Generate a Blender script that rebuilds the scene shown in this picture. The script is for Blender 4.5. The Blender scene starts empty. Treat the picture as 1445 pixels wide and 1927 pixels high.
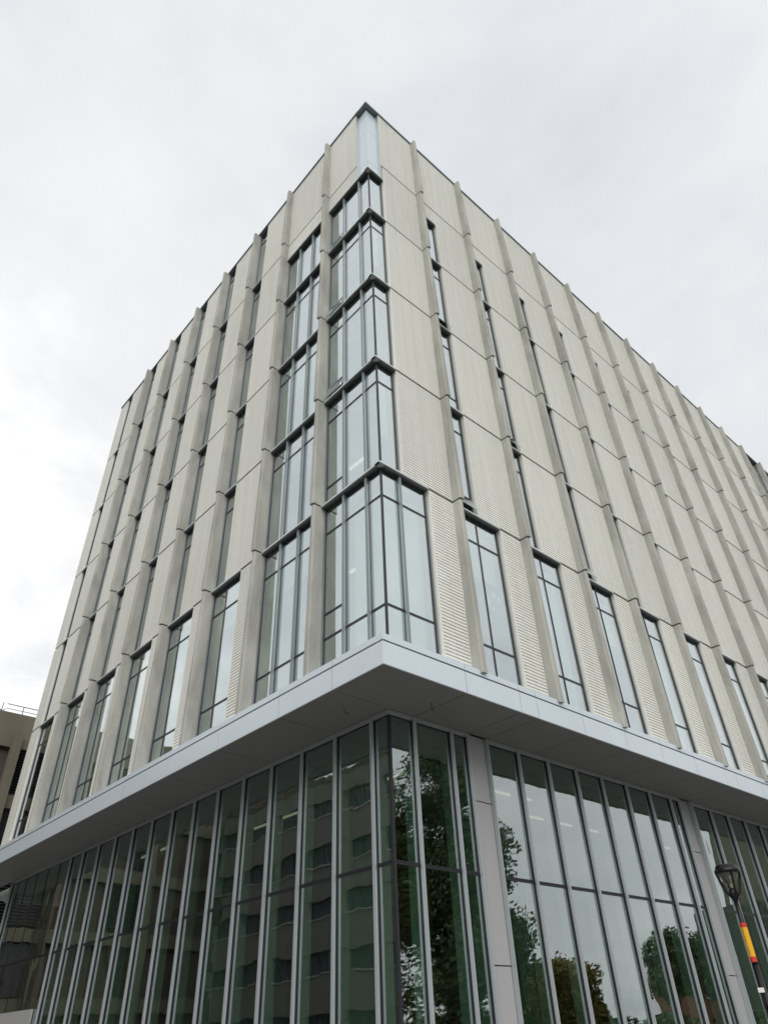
import bpy, math, random
from mathutils import Matrix, Vector
random.seed(7)
S = bpy.context.scene
# ------------------------------------------------------------------ camera
cam_d = bpy.data.cameras.new('camera'); cam = bpy.data.objects.new('camera', cam_d)
S.collection.objects.link(cam); S.camera = cam
CAM = (-8.857, -9.523, 1.603)
rt = Vector((0.74713, -0.66380, -0.03415)); dn = Vector((0.38326, 0.47221, -0.79381)); fw = Vector((0.54305, 0.57999, 0.60721))
m3 = Matrix((rt, -dn, -fw)).transposed()
cam.matrix_world = Matrix.Translation(CAM) @ m3.to_4x4()
cam_d.sensor_fit = 'VERTICAL'; cam_d.sensor_height = 36.0; cam_d.lens = 24.404
cam_d.clip_start = 0.1; cam_d.clip_end = 3000
# ------------------------------------------------------------------ sky
W = bpy.data.worlds.new("World"); S.world = W; W.use_nodes = True
nt = W.node_tree; nt.nodes.clear()
def nn(t, ty, **kw):
    n = t.nodes.new(ty)
    for k, v in kw.items(): setattr(n, k, v)
    return n
SUN_AZ = math.radians(222)      # compass-like, measured from +Y clockwise
SUN_EL = math.radians(42)
out = nn(nt, 'ShaderNodeOutputWorld'); bg = nn(nt, 'ShaderNodeBackground')
bg.inputs['Strength'].default_value = 0.1
sky = nn(nt, 'ShaderNodeTexSky', sky_type='NISHITA', sun_disc=False, sun_elevation=SUN_EL, sun_rotation=SUN_AZ)
tc = nn(nt, 'ShaderNodeTexCoord'); sep = nn(nt, 'ShaderNodeSeparateXYZ')
nt.links.new(tc.outputs['Generated'], sep.inputs[0])
def math_(t, op, a, b=None):
    n = nn(t, 'ShaderNodeMath', operation=op)
    for i, v in enumerate((a, b)):
        if v is None: continue
        if isinstance(v, (int, float)): n.inputs[i].default_value = v
        else: t.links.new(v, n.inputs[i])
    return n.outputs[0]
zz = math_(nt, 'MAXIMUM', sep.outputs['Z'], 0.0); zz = math_(nt, 'ADD', zz, 0.22)
cx = math_(nt, 'DIVIDE', sep.outputs['X'], zz); cy = math_(nt, 'DIVIDE', sep.outputs['Y'], zz)
cmb = nn(nt, 'ShaderNodeCombineXYZ'); nt.links.new(cx, cmb.inputs[0]); nt.links.new(cy, cmb.inputs[1])
def noise(t, vec, scale, detail=4, rough=.5, dist=0.0):
    n = nn(t, 'ShaderNodeTexNoise'); n.inputs['Scale'].default_value = scale; n.inputs['Detail'].default_value = detail
    n.inputs['Roughness'].default_value = rough; n.inputs['Distortion'].default_value = dist
    if vec is not None: t.links.new(vec, n.inputs['Vector'])
    return n.outputs['Fac']
def ramp(t, fac, stops):
    r = nn(t, 'ShaderNodeValToRGB')
    while len(r.color_ramp.elements) < len(stops): r.color_ramp.elements.new(0.5)
    for e, (p, c) in zip(r.color_ramp.elements, stops):
        e.position = p; e.color = (c[0], c[1], c[2], 1) if not isinstance(c, (int, float)) else (c, c, c, 1)
    t.links.new(fac, r.inputs[0]); return r.outputs[0]
n1 = noise(nt, cmb.outputs[0], 0.85, 6, .55, .5)
n2 = noise(nt, cmb.outputs[0], 2.6, 5, .6, .3)
# break in the cloud low in the north-west sky
dt = nn(nt, 'ShaderNodeVectorMath', operation='DOT_PRODUCT'); nt.links.new(tc.outputs['Generated'], dt.inputs[0]); dt.inputs[1].default_value = (-.06, .89, .46)
brk = nn(nt, 'ShaderNodeMapRange', interpolation_type='SMOOTHSTEP'); brk.inputs[1].default_value = .905; brk.inputs[2].default_value = 1.0
brk.inputs[3].default_value = 0; brk.inputs[4].default_value = .26
nt.links.new(math_(nt, 'ADD', dt.outputs['Value'], math_(nt, 'MULTIPLY', math_(nt, 'SUBTRACT', n2, .5), .22)), brk.inputs[0])
cf = math_(nt, 'ADD', math_(nt, 'ADD', n1, math_(nt, 'MULTIPLY', math_(nt, 'SUBTRACT', n2, .5), .32)), brk.outputs[0])
cl = ramp(nt, cf, [(0.30, (5.2, 5.35, 5.6)), (0.44, (6.5, 6.65, 6.8)), (0.56, (7.1, 7.2, 7.25)), (0.76, (8.6, 8.6, 8.5))])
mix = nn(nt, 'ShaderNodeMix', data_type='RGBA'); mix.inputs[0].default_value = 0.95
nt.links.new(sky.outputs[0], mix.inputs[6]); nt.links.new(cl, mix.inputs[7])
nt.links.new(mix.outputs[2], bg.inputs['Color']); nt.links.new(bg.outputs[0], out.inputs[0])
# ------------------------------------------------------------------ sun (veiled by cloud)
sd = bpy.data.lights.new('sun', 'SUN'); sd.energy = 1.5; sd.angle = math.radians(60); sd.color = (1.0, 0.97, 0.92)
sun = bpy.data.objects.new('sun', sd); S.collection.objects.link(sun)
sdir = Vector((math.sin(SUN_AZ) * math.cos(SUN_EL), math.cos(SUN_AZ) * math.cos(SUN_EL), math.sin(SUN_EL)))
sun.rotation_euler = sdir.to_track_quat('Z', 'Y').to_euler(); sun.location = (-40, -40, 60)
S.view_settings.view_transform = 'Standard'; S.view_settings.look = 'None'
S.view_settings.gamma = 1; S.view_settings.use_curve_mapping = False; S.view_settings.exposure = 0.42
S.cycles.max_bounces = 10; S.cycles.transparent_max_bounces = 16; S.cycles.glossy_bounces = 5; S.cycles.diffuse_bounces = 4
S.cycles.use_denoising = True
# ------------------------------------------------------------------ materials
def mat(name, color, rough=.7, metal=0.0, spec=0.5, build=None):
    m = bpy.data.materials.new(name); m.use_nodes = True; t = m.node_tree
    b = t.nodes['Principled BSDF']; b.inputs['Base Color'].default_value = (*color, 1)
    b.inputs['Roughness'].default_value = rough; b.inputs['Metallic'].default_value = metal
    b.inputs['Specular IOR Level'].default_value = spec
    if build: build(t, b)
    return m
def wpos(t):
    g = nn(t, 'ShaderNodeNewGeometry'); return g.outputs['Position']
def mapping(t, vec, sc):
    m = nn(t, 'ShaderNodeMapping'); m.inputs['Scale'].default_value = sc; t.links.new(vec, m.inputs[0]); return m.outputs[0]
def bump(t, b, h, strength=.2, dist=.01):
    n = nn(t, 'ShaderNodeBump'); n.inputs['Strength'].default_value = strength; n.inputs['Distance'].default_value = dist
    t.links.new(h, n.inputs['Height']); t.links.new(n.outputs[0], b.inputs['Normal']); return n
def varied(c, amp=.12, scale=.6, stretch=(1, 1, 1), fine=18, finea=.08, bumps=.15):
    def f(t, b):
        p = mapping(t, wpos(t), stretch)
        a = noise(t, p, scale, 5, .6); f2 = noise(t, wpos(t), fine, 3, .6)
        s = math_(t, 'ADD', math_(t, 'MULTIPLY', math_(t, 'SUBTRACT', a, .5), amp * 2),
                  math_(t, 'MULTIPLY', math_(t, 'SUBTRACT', f2, .5), finea * 2))
        s = math_(t, 'ADD', s, 1.0)
        vm = nn(t, 'ShaderNodeVectorMath', operation='SCALE'); vm.inputs[0].default_value = c; t.links.new(s, vm.inputs['Scale'])
        t.links.new(vm.outputs[0], b.inputs['Base Color'])
        if bumps: bump(t, b, f2, bumps, .01)
    return f
def tile_build(t, b):
    oi = nn(t, 'ShaderNodeObjectInfo')
    p = wpos(t)
    a = noise(t, mapping(t, p, (1, 1, .5)), .35, 4, .6)
    br = noise(t, mapping(t, p, (2.3, 2.3, 11.24)), 1.0, 1, .5)
    f2 = noise(t, p, 30, 3, .6)
    s = math_(t, 'ADD', math_(t, 'MULTIPLY', math_(t, 'SUBTRACT', a, .5), .16), math_(t, 'MULTIPLY', math_(t, 'SUBTRACT', br, .5), .12))
    s = math_(t, 'ADD', s, math_(t, 'MULTIPLY', math_(t, 'SUBTRACT', f2, .5), .12))
    st = noise(t, mapping(t, p, (3.2, 3.2, .16)), 1.0, 5, .62)
    s = math_(t, 'ADD', s, math_(t, 'MULTIPLY', math_(t, 'SUBTRACT', st, .5), .22))
    s = math_(t, 'ADD', s, math_(t, 'MULTIPLY', math_(t, 'SUBTRACT', oi.outputs['Random'], .5), .07))
    s = math_(t, 'ADD', s, 1.0)
    vm = nn(t, 'ShaderNodeVectorMath', operation='SCALE'); vm.inputs[0].default_value = (.775, .768, .72); t.links.new(s, vm.inputs['Scale'])
    t.links.new(vm.outputs[0], b.inputs['Base Color']); bump(t, b, f2, .1, .004)
M_TILE = mat('cream glazed brick', (.6, .58, .52), .55, build=tile_build)
M_GROUT = mat('mortar with groove shade', (.07, .068, .06), .9, build=varied((.07, .068, .06), .1))  # near black: groove shadow between the courses is put into the mortar colour
def conc_build(c):
    def f(t, b):
        p = wpos(t)
        a = noise(t, mapping(t, p, (1, 1, .28)), 1.6, 6, .62, .6)
        f2 = noise(t, p, 24, 4, .65)
        v = nn(t, 'ShaderNodeTexVoronoi'); v.inputs['Scale'].default_value = 7; t.links.new(p, v.inputs['Vector'])
        hole = nn(t, 'ShaderNodeMapRange'); hole.inputs[1].default_value = .055; hole.inputs[2].default_value = .085
        hole.inputs[3].default_value = .45; hole.inputs[4].default_value = 1.0; t.links.new(v.outputs['Distance'], hole.inputs[0])
        oi = nn(t, 'ShaderNodeObjectInfo')
        s = math_(t, 'ADD', math_(t, 'MULTIPLY', math_(t, 'SUBTRACT', a, .5), 1.25), math_(t, 'MULTIPLY', math_(t, 'SUBTRACT', f2, .5), .32))
        s = math_(t, 'ADD', s, math_(t, 'MULTIPLY', math_(t, 'SUBTRACT', oi.outputs['Random'], .5), .10))
        s = math_(t, 'MULTIPLY', math_(t, 'ADD', s, 1.0), hole.outputs[0])
        vm = nn(t, 'ShaderNodeVectorMath', operation='SCALE'); vm.inputs[0].default_value = c; t.links.new(s, vm.inputs['Scale'])
        t.links.new(vm.outputs[0], b.inputs['Base Color']); bump(t, b, f2, .25, .006)
    return f
M_CONC = mat('precast concrete', (.42, .40, .35), .85, build=conc_build((.365, .364, .335)))
M_OLDC = mat('weathered tan concrete', (.3, .27, .18), .9, build=varied((.135, .12, .09), .5, .35, (1, 1, .3)))
M_METAL = mat('pale blue grey metal panel', (.60, .65, .70), .34, .15, build=varied((.60, .665, .72), .07, .9, (1, 1, .35), 60, .02, 0))
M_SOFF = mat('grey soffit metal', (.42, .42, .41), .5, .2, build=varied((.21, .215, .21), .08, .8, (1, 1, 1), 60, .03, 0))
M_SILV = mat('silver anodised aluminium', (.50, .54, .56), .42, .4, build=varied((.44, .475, .495), .08, 1.0, (1, 1, .2), 40, .05, 0))
M_CAPM = mat('grey aluminium with head shade', (.25, .28, .29), .45, .3, build=varied((.09, .10, .105), .08, 1.0, (1, 1, 1), 40, .05, 0))  # darkened so the shadow below the window heads is in the colour
M_DARK = mat('black window gasket frame', (.018, .019, .024), .45)
M_JOINT = mat('shadow joint backing', (.05, .05, .048), .9)
M_COLP = mat('warm grey column cover', (.42, .42, .42), .5, .1, build=varied((.40, .405, .405), .06, .6, (1, 1, .3), 40, .03, 0))
M_COP = mat('roof coping metal', (.22, .25, .28), .4, .5)
M_WHITE = mat('interior white paint', (.62, .65, .60), .9)
M_CEIL = mat('interior ceiling', (.70, .75, .68), .9)
M_INM = mat('inner mullion paint', (.72, .78, .75), .6)
M_WMUL = mat('blue grey window mullion', (.23, .26, .275), .4, .35, build=varied((.22, .25, .265), .08, 1.0, (1, 1, .2), 40, .05, 0))
M_HEAD = mat('bright window head trim', (.62, .65, .66), .4, .2)
M_FLOOR = mat('interior floor', (.20, .19, .17), .7)
M_BLIND = mat('white roller blind', (.78, .82, .78), .9)
def blind_b(t, b):
    s = nn(t, 'ShaderNodeSeparateXYZ'); t.links.new(wpos(t), s.inputs[0])
    fr = math_(t, 'FRACT', math_(t, 'MULTIPLY', s.outputs['Z'], 1 / .06))
    c = ramp(t, fr, [(0, (.52, .56, .53)), (.22, (.74, .78, .74)), (1, (.80, .84, .80))]); t.links.new(c, b.inputs['Base Color'])
M_VEN = mat('venetian blind', (.75, .8, .75), .8, build=blind_b)
M_GCOL = mat('interior concrete column', (.34, .38, .34), .9, build=varied((.50, .54, .50), .1, .8))
M_WOOD = mat('interior timber panel', (.20, .11, .035), .6, build=varied((.22, .12, .04), .2, 1, (6, 6, .5)))
M_RED = mat('interior dark red wall', (.10, .022, .018), .7)
M_DKIN = mat('interior charcoal wall', (.055, .052, .05), .9)
M_BLACK = mat('black cast metal', (.006, .006, .007), .30, 0, .35)
M_YEL = mat('yellow banner', (.72, .38, .01), .6)
M_REDB = mat('red banner band', (.55, .03, .02), .6)
M_INK = mat('dark banner lettering', (.10, .03, .02), .7)
def lampglass(name, r0, tint, rough=.0, wav=.0, ws=.6):
    m = bpy.data.materials.new(name); m.use_nodes = True; t = m.node_tree; t.nodes.clear()
    o = nn(t, 'ShaderNodeOutputMaterial'); mx = nn(t, 'ShaderNodeMixShader')
    tr = nn(t, 'ShaderNodeBsdfTransparent'); tr.inputs[0].default_value = (*tint, 1)
    gl = nn(t, 'ShaderNodeBsdfGlossy'); gl.inputs['Roughness'].default_value = rough; gl.inputs['Color'].default_value = (.95, .97, 1.0, 1)
    fr = nn(t, 'ShaderNodeFresnel'); fr.inputs['IOR'].default_value = 1.5
    # facing independent of winding: fresnel evaluated on a flipped normal when seen from behind
    g = nn(t, 'ShaderNodeNewGeometry')
    fac = math_(t, 'ADD', math_(t, 'MULTIPLY', fr.outputs[0], 1.2 * (1 - r0)), r0)
    bf = math_(t, 'MULTIPLY', g.outputs['Backfacing'], 1.0)
    inv = math_(t, 'SUBTRACT', 1.0, bf)
    fac2 = math_(t, 'ADD', math_(t, 'MULTIPLY', fac, inv), math_(t, 'MULTIPLY', bf, r0 + .04))
    fac2 = math_(t, 'MINIMUM', fac2, .95)
    if wav:
        nz = noise(t, mapping(t, wpos(t), (1, 1, .7)), ws, 2, .4)
        bp = nn(t, 'ShaderNodeBump'); bp.inputs['Strength'].default_value = wav; bp.inputs['Distance'].default_value = .05
        t.links.new(nz, bp.inputs['Height']); t.links.new(bp.outputs[0], gl.inputs['Normal'])
    t.links.new(fac2, mx.inputs[0]); t.links.new(tr.outputs[0], mx.inputs[1]); t.links.new(gl.outputs[0], mx.inputs[2])
    t.links.new(mx.outputs[0], o.inputs[0]); return m
M_GLASS = lampglass('coated window glass', .43, (.83, .945, .885), 0, .09, .9)
M_GGLASS = lampglass('tinted curtain wall glass', .26, (.57, .675, .61), .008, .17, .8)
M_LENS = lampglass('lamp lens', .10, (.72, .70, .60), .25)
def emis(name, c, s):
    m = bpy.data.materials.new(name); m.use_nodes = True; t = m.node_tree; b = t.nodes['Principled BSDF']
    b.inputs['Emission Color'].default_value = (*c, 1); b.inputs['Emission Strength'].default_value = s; return m
M_LIT = emis('lit office tube', (1, .86, .70), .6)
M_LITG = emis('lit ground floor tube', (1, .85, .66), .55)
# ------------------------------------------------------------------ mesh helpers
FACES = [(0, 3, 2, 1), (4, 5, 6, 7), (0, 1, 5, 4), (1, 2, 6, 5), (2, 3, 7, 6), (3, 0, 4, 7)]
class MB:
    """collects facade-local (u along wall, v outward, z up) solids; side R: wall along +X facing -Y, side L: along +Y facing -X, side W: plain world axes"""
    def __init__(s, side='W'): s.v = []; s.f = []; s.mi = []; s.side = side
    def P(s, u, v, z):
        return (u, -v, z) if s.side == 'R' else (-v, u, z) if s.side == 'L' else (u, v, z)
    def box(s, u0, u1, v0, v1, z0, z1, mi=0, skip=()):
        return s.prism([(u0, v0), (u1, v0), (u1, v1), (u0, v1)], z0, z1, mi=mi, skip=skip)
    def prism(s, pts, z0, z1, mi=0, pts2=None, skip=()):
        n = len(pts); b = len(s.v); pts2 = pts2 or pts
        area = sum(pts[i][0] * pts[(i + 1) % n][1] - pts[(i + 1) % n][0] * pts[i][1] for i in range(n))
        flip = (area < 0) != (s.side == 'R')
        s.v += [s.P(p[0], p[1], z0) for p in pts] + [s.P(p[0], p[1], z1) for p in pts2]
        fs = [tuple(range(n - 1, -1, -1)), tuple(range(n, 2 * n))] + [(i, (i + 1) % n, n + (i + 1) % n, n + i) for i in range(n)]
        for i, f in enumerate(fs):
            if i in skip: continue
            f = tuple(b + k for k in (reversed(f) if flip else f)); s.f.append(f); s.mi.append(mi)
    def quad(s, a, b_, c, d, mi=0):
        k = len(s.v); s.v += [a, b_, c, d]; s.f.append((k, k + 1, k + 2, k + 3)); s.mi.append(mi)
    def tube(s, p, q, r, n=8, r2=None, mi=0, cap=True):
        p = Vector(p); q = Vector(q); d = (q - p).normalized(); a = d.orthogonal().normalized(); c = d.cross(a); r2 = r if r2 is None else r2
        b = len(s.v)
        for (o, rr) in ((p, r), (q, r2)):
            for i in range(n):
                t = 2 * math.pi * i / n; s.v.append(tuple(o + rr * (math.cos(t) * a + math.sin(t) * c)))
        for i in range(n):
            j = (i + 1) % n; s.f.append((b + i, b + j, b + n + j, b + n + i)); s.mi.append(mi)
        if cap:
            s.f.append(tuple(b + i for i in reversed(range(n)))); s.mi.append(mi)
            s.f.append(tuple(b + n + i for i in range(n))); s.mi.append(mi)
    def lathe(s, c, prof, n=20, mi=0):
        b = len(s.v)
        for r, z in prof:
            for i in range(n):
                t = 2 * math.pi * i / n; s.v.append((c[0] + r * math.cos(t), c[1] + r * math.sin(t), c[2] + z))
        for k in range(len(prof) - 1):
            for i in range(n):
                j = (i + 1) % n; s.f.append((b + k * n + i, b + k * n + j, b + (k + 1) * n + j, b + (k + 1) * n + i)); s.mi.append(mi)
    def mesh(s, name, mats, smooth=False):
        me = bpy.data.meshes.new(name); me.from_pydata(s.v, [], s.f); me.update()
        for m in (mats if isinstance(mats, (list, tuple)) else [mats]): me.materials.append(m)
        if any(s.mi): me.polygons.foreach_set('material_index', s.mi)
        if smooth: me.polygons.foreach_set('use_smooth', [True] * len(me.polygons))
        return me
    def build(s, name, mats, parent=None, loc=(0, 0, 0), smooth=False, **kw):
        return put(name, s.mesh(name, mats, smooth), parent, loc, **kw)
def put(name, me, parent=None, loc=(0, 0, 0), **kw):
    o = bpy.data.objects.new(name, me); S.collection.objects.link(o); o.location = loc
    if parent: o.parent = parent
    for k, v in kw.items(): o[k] = v
    return o
def thing(name, label, cat, loc=(0, 0, 0), group=None):
    o = put(name, None, None, loc, label=label, category=cat)
    if group: o['group'] = group
    return o
def at(side, u, v=0, z=0): return (u, -v, z) if side == 'R' else (-v, u, z)
# ------------------------------------------------------------------ ground
def slab(name, x0, x1, y0, y1, z0, z1, m, **kw):
    b = MB(); b.box(x0, x1, y0, y1, z0, z1); return b.build(name, m, None, **kw)
def gnd_b(t, b):
    a = noise(t, wpos(t), .08, 5, .6); f2 = noise(t, wpos(t), 3, 5, .6)
    c = ramp(t, math_(t, 'ADD', math_(t, 'MULTIPLY', a, .6), math_(t, 'MULTIPLY', f2, .4)), [(0.3, (.035, .055, .018)), (.7, (.07, .085, .03))])
    t.links.new(c, b.inputs['Base Color']); bump(t, b, f2, .5, .05)
M_GRASS = mat('lawn', (.05, .07, .02), .95, build=gnd_b)
M_ASPH = mat('asphalt', (.05, .05, .052), .9, build=varied((.055, .055, .057), .2, .3))
M_PAVE = mat('concrete paving', (.26, .25, .235), .85, build=varied((.26, .25, .235), .15, .5))
slab('ground', -1200, 1200, -1200, 1200, -.5, 0, M_GRASS, kind='structure')
slab('pavement', -13, 62, -15, 42, 0, .12, M_PAVE, kind='structure')
slab('road', -21, -13.3, -300, 42, 0, .02, M_ASPH, kind='structure')
slab('road', -200, 300, 42.5, 48, 0, .02, M_ASPH, kind='structure')
# ------------------------------------------------------------------ the office building
B = thing('office_building', 'cream brick corner building with concrete fins above a tall glass ground floor', 'building')
LV = [8.30, 13.13, 17.13, 21.13, 25.13, 29.13, 33.62]
GV = -.13        # glass plane
TH = .0889       # brick course
PW = .165        # pilaster width
RP = [2.607 + 2.84 * i for i in range(14)]
LP = [2.375 + 2.845 * i for i in range(7)]
R_END = 42.4; L_END = 23.45
def brick_panel(side, w, z0, z1, notch=None, split=False):
    margin = .034 if side == 'R' else .016
    """precast panel, local u from 0..w ; notch=(u1,z1) leaves the lower-u corner open below z1"""
    base = MB(side)
    g = .006
    def bk(u0, u1, a, b_):
        base.box(u0 + g, u1 - g, -.13, -.056, a + .02, b_ - .02)
        base.box(u0 + margin - .002, u1 - .014, -.055, -.051, a + .022, b_ - .022, mi=1)  # dark sheet behind the courses, carries the groove shadow as colour
        # plain margin frame, the side edges read as thin borders
        base.box(u0 + g, u0 + margin, -.055, 0, a + .02, b_ - .02)
        base.box(u1 - .016, u1 - g, -.055, 0, a + .02, b_ - .02)
    if notch: bk(notch[0], w, z0, z1 - .0); bk(0, notch[0], notch[1], z1)
    else: bk(0, w, z0, z1)
    tiles = []
    def rows(u0, u1, a, b_):
        a2 = a + .025; n = int(round((b_ - .02 - a2) / TH)); th = (b_ - .02 - a2) / n
        ua, ub = u0 + margin, u1 - .016
        nc = max(1, int(round((ub - ua) / .425))); cw = (ub - ua) / nc
        for r in range(n):
            for c in range(nc):
                tiles.append((ua + c * cw + .0045, ua + (c + 1) * cw - .0045, a2 + r * th + .012, a2 + (r + 1) * th - .015))
    if notch: rows(notch[0], w, z0, z1); rows(0, notch[0], notch[1], z1)
    else: rows(0, w, z0, z1)
    if not split:
        for (a, b_, c, d) in tiles: base.box(a, b_, -.051, .0, c, d, skip=(2,))
    return base, tiles
pcache = {}
def panel(side, u0, u1, z0, z1, notch=None, split=False):
    key = (side, round(u1 - u0, 3), round(z1 - z0, 3), notch and (round(notch[0], 3), round(notch[1] - z0, 3)), split)
    if key not in pcache:
        b, tl = brick_panel(side, u1 - u0, 0, z1 - z0, (notch[0], notch[1] - z0) if notch else None, split)
        pcache[key] = (b.mesh('wall_panel', [M_TILE, M_GROUT]), tl)
    me, tl = pcache[key]
    o = put('wall_panel', me, B, at(side, u0, 0, z0))
    if split:
        cw, chh = tl[0][1] - tl[0][0], tl[0][3] - tl[0][2]
        t = MB(side); t.box(0, cw, -.051, 0, 0, chh, skip=(2,)); tm = t.mesh('tile', M_TILE)
        for k, (a, b_, c, d) in enumerate(tl):
            q = put('tile', tm, o, at(side, a + random.uniform(-.0006, .0006), random.uniform(-.0012, .0012), c))
    return o
def pil_mesh(side, z0, z1, s=1):
    """one storey of a pilaster; leans out towards its foot"""
    b = MB(side); w = PW
    def sec(d, e): return [(0, -.13), (w, -.13), (w, .0), (e, d), (.035, d), (0, d - .035)]
    b.prism(sec(.295, .160), z0, z1, pts2=sec(.255, .112))
    return b.mesh('pilaster', M_CONC)
pm = {}
def pilaster(side, u, t):
    z0, z1 = LV[t] + (.026 if t else -.17), LV[t + 1] - (.026 if t < 5 else 0)
    k = (side, round(z1 - z0, 3))
    if k not in pm: pm[k] = pil_mesh(side, 0, z1 - z0)
    put('pilaster', pm[k], B, at(side, u, 0, z0))
    if t < 5:   # recessed joint packing
        k2 = (side, 'j')
        if k2 not in pm:
            b = MB(side); b.box(.02, .09, -.13, .22, 0, .052); pm[k2] = b.mesh('pilaster_joint', M_JOINT)
        put('pilaster_joint', pm[k2], B, at(side, u, 0, z1))
blind_k = 0
def window(side, u0, u1, z0, z1, mull=(), trans=(), cap=True, blind=None, silver=(), jambs=(1, 1), capu=None, hopper=None):
    """frame mesh + one pane child per light. mull: dark mullions; silver: projecting silver mullions; trans: heights"""
    global blind_k
    fr = MB(side); w = u1 - u0; fd = .032
    fr.box(0, fd, GV - .05, GV + .02, 0, z1 - z0, mi=0); fr.box(w - fd, w, GV - .05, GV + .02, 0, z1 - z0, mi=0)
    fr.box(fd, w - fd, GV - .05, GV + .035, z1 - z0 - .09, z1 - z0 - .0, mi=0)
    fr.box(fd, w - fd, GV - .05, GV + .035, 0, .06, mi=0)
    if jambs[0]: fr.box(-.024, -.002, GV - .02, GV + .05, 0, z1 - z0, mi=1)
    if jambs[1]: fr.box(w + .002, w + .024, GV - .02, GV + .05, 0, z1 - z0, mi=1)
    us = sorted([m - u0 for m in mull] + [m - u0 for m in silver])
    for m in us:
        if m + u0 in silver or any(abs(m + u0 - q) < 1e-4 for q in silver):
            fr.box(m - .028, m + .028, GV - .05, GV + .022, 0, z1 - z0, mi=0)
            fr.box(m - .030, m + .030, GV + .024, GV + .095, .0, z1 - z0 - .002, mi=1)
        else:
            fr.box(m - .02, m + .02, GV - .05, GV + .02, .06, z1 - z0 - .09, mi=0)
    tz = sorted(t - z0 for t in trans)
    edges = [fd] + us + [w - fd]
    for i in range(len(edges) - 1):
        a = edges[i] + (.028 if i else 0); b_ = edges[i + 1] - (.028 if i < len(edges) - 2 else 0)
        for t in tz: fr.box(a, b_, GV - .045, GV + .018, t - .025, t + .025, mi=0)
    o = fr.build('window', [M_DARK, M_WMUL], B, at(side, u0, 0, z0))
    zs = [.06] + tz + [z1 - z0 - .09]
    for i in range(len(edges) - 1):
        for j in range(len(zs) - 1):
            if hopper and i == hopper[0] and j == 0:
                p = MB(side); h = zs[1] - zs[0]
                a, b_ = edges[i] + .02, edges[i + 1] - .02
                tilt = hopper[1]
                p.prism([(a, GV + .02 + tilt), (b_, GV + .02 + tilt), (b_, GV + .05 + tilt), (a, GV + .05 + tilt)], zs[0], zs[1],
                        pts2=[(a, GV - .0), (b_, GV - .0), (b_, GV + .03), (a, GV + .03)])
                p.build('open_vent', M_GLASS, o, label='small vent pane tilted open at its foot'); continue
            p = MB(side); tl = random.uniform(-.0025, .0025)
            p.prism([(edges[i], GV - .004 + tl), (edges[i + 1], GV - .004), (edges[i + 1], GV + .004), (edges[i], GV + .004 + tl)], zs[j], zs[j + 1])
            p.build('pane', M_GLASS, o)
    if cap:
        c0, c1 = capu or (u0 - .03, u1 + .03)
        c = MB(side); c.box(c0 - u0, c1 - u0, -.16, .035, -.012, .035, mi=0)
        c.box(c0 - u0 + .005, c1 - u0 - .005, -.16, .0, -.06, -.014, mi=1)  # dark lower strip stands in for the shadow under the head
        c.build('window_head', [M_HEAD, M_CAPM], o, at('W', 0, 0, z1 - z0))
    if blind:
        lo, m = blind
        b = MB(side); b.box(.03, w - .03, GV - .22, GV - .21, lo - z0, z1 - z0 - .5)
        b.build('blind', m, o)
        b = MB(side); b.box(.03, w - .03, GV - .27, GV - .17, z1 - z0 - .5, z1 - z0 - .38)
        b.build('blind_box', M_WHITE, o)
    return o
# --- right-hand face
def rb(t):    # how blinds stand, varied
    r = random.random(); z0, z1 = LV[t], LV[t + 1]
    if r < .45: return (z0 + .1, M_VEN)
    if r < .85: return (z0 + (z1 - z0) * random.uniform(.2, .75), M_BLIND)
    return None
for t in range(6):
    z0, z1 = LV[t] + (.03 if t else .02), LV[t + 1] - .02
    if t == 0:
        panel('R', 1.70, RP[0], z0, z1, split=True)
    elif t < 4: panel('R', .765, RP[0], z0, z1)
    elif t == 4: panel('R', .765, RP[0], z0, z1)
    else: panel('R', .70, RP[0], z0, z1)
    for i, p in enumerate(RP):
        pilaster('R', p, t)
        a = p + PW; nx = RP[i + 1] if i < 13 else R_END
        if i == 13: panel('R', a, nx, z0, z1); continue
        if t == 0:
            window('R', a + .04, p + 1.87, z0 + .0, LV[1] - .03, mull=(p + 1.02,), trans=(9.17, 12.24), capu=(a, p + 1.90), blind=rb(0) if i != 0 else (11.3, M_VEN))
            panel('R', p + 1.945, nx, z0, z1, split=(i == 0))
        elif t < 4:
            hop = (0, .22) if (i, t) in ((0, 1), (1, 2), (0, 3), (2, 1)) else None
            window('R', a + .04, p + .955, LV[t] + .04, LV[t + 1] - .03, trans=(LV[t] + .62, LV[t + 1] - .85) if hop or i == 0 else (LV[t + 1] - .85,),
                   capu=(a, p + .99), blind=rb(t), hopper=hop)
            panel('R', p + 1.02, nx, z0, z1)
        elif t == 4:
            if i == 11 or i == 12:
                window('R', a + .04, p + .955, LV[4] + .04, LV[5] - .03, trans=(LV[5] - .85,), capu=(a, p + .99)); panel('R', p + 1.02, nx, z0, z1)
            else:
                window('R', a + .04, p + .955, LV[4] + .04, 28.0, capu=(a, p + .99), blind=rb(4))
                panel('R', a, nx, z0, z1, notch=(1.02 - PW, 28.05))
        else:
            if i in (11, 12):
                window('R', a + .04, nx - .04, LV[5] + .04, LV[6] - .03, mull=(p + .95, p + 1.9), cap=False)
            else: panel('R', a, nx, z0, z1)
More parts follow.
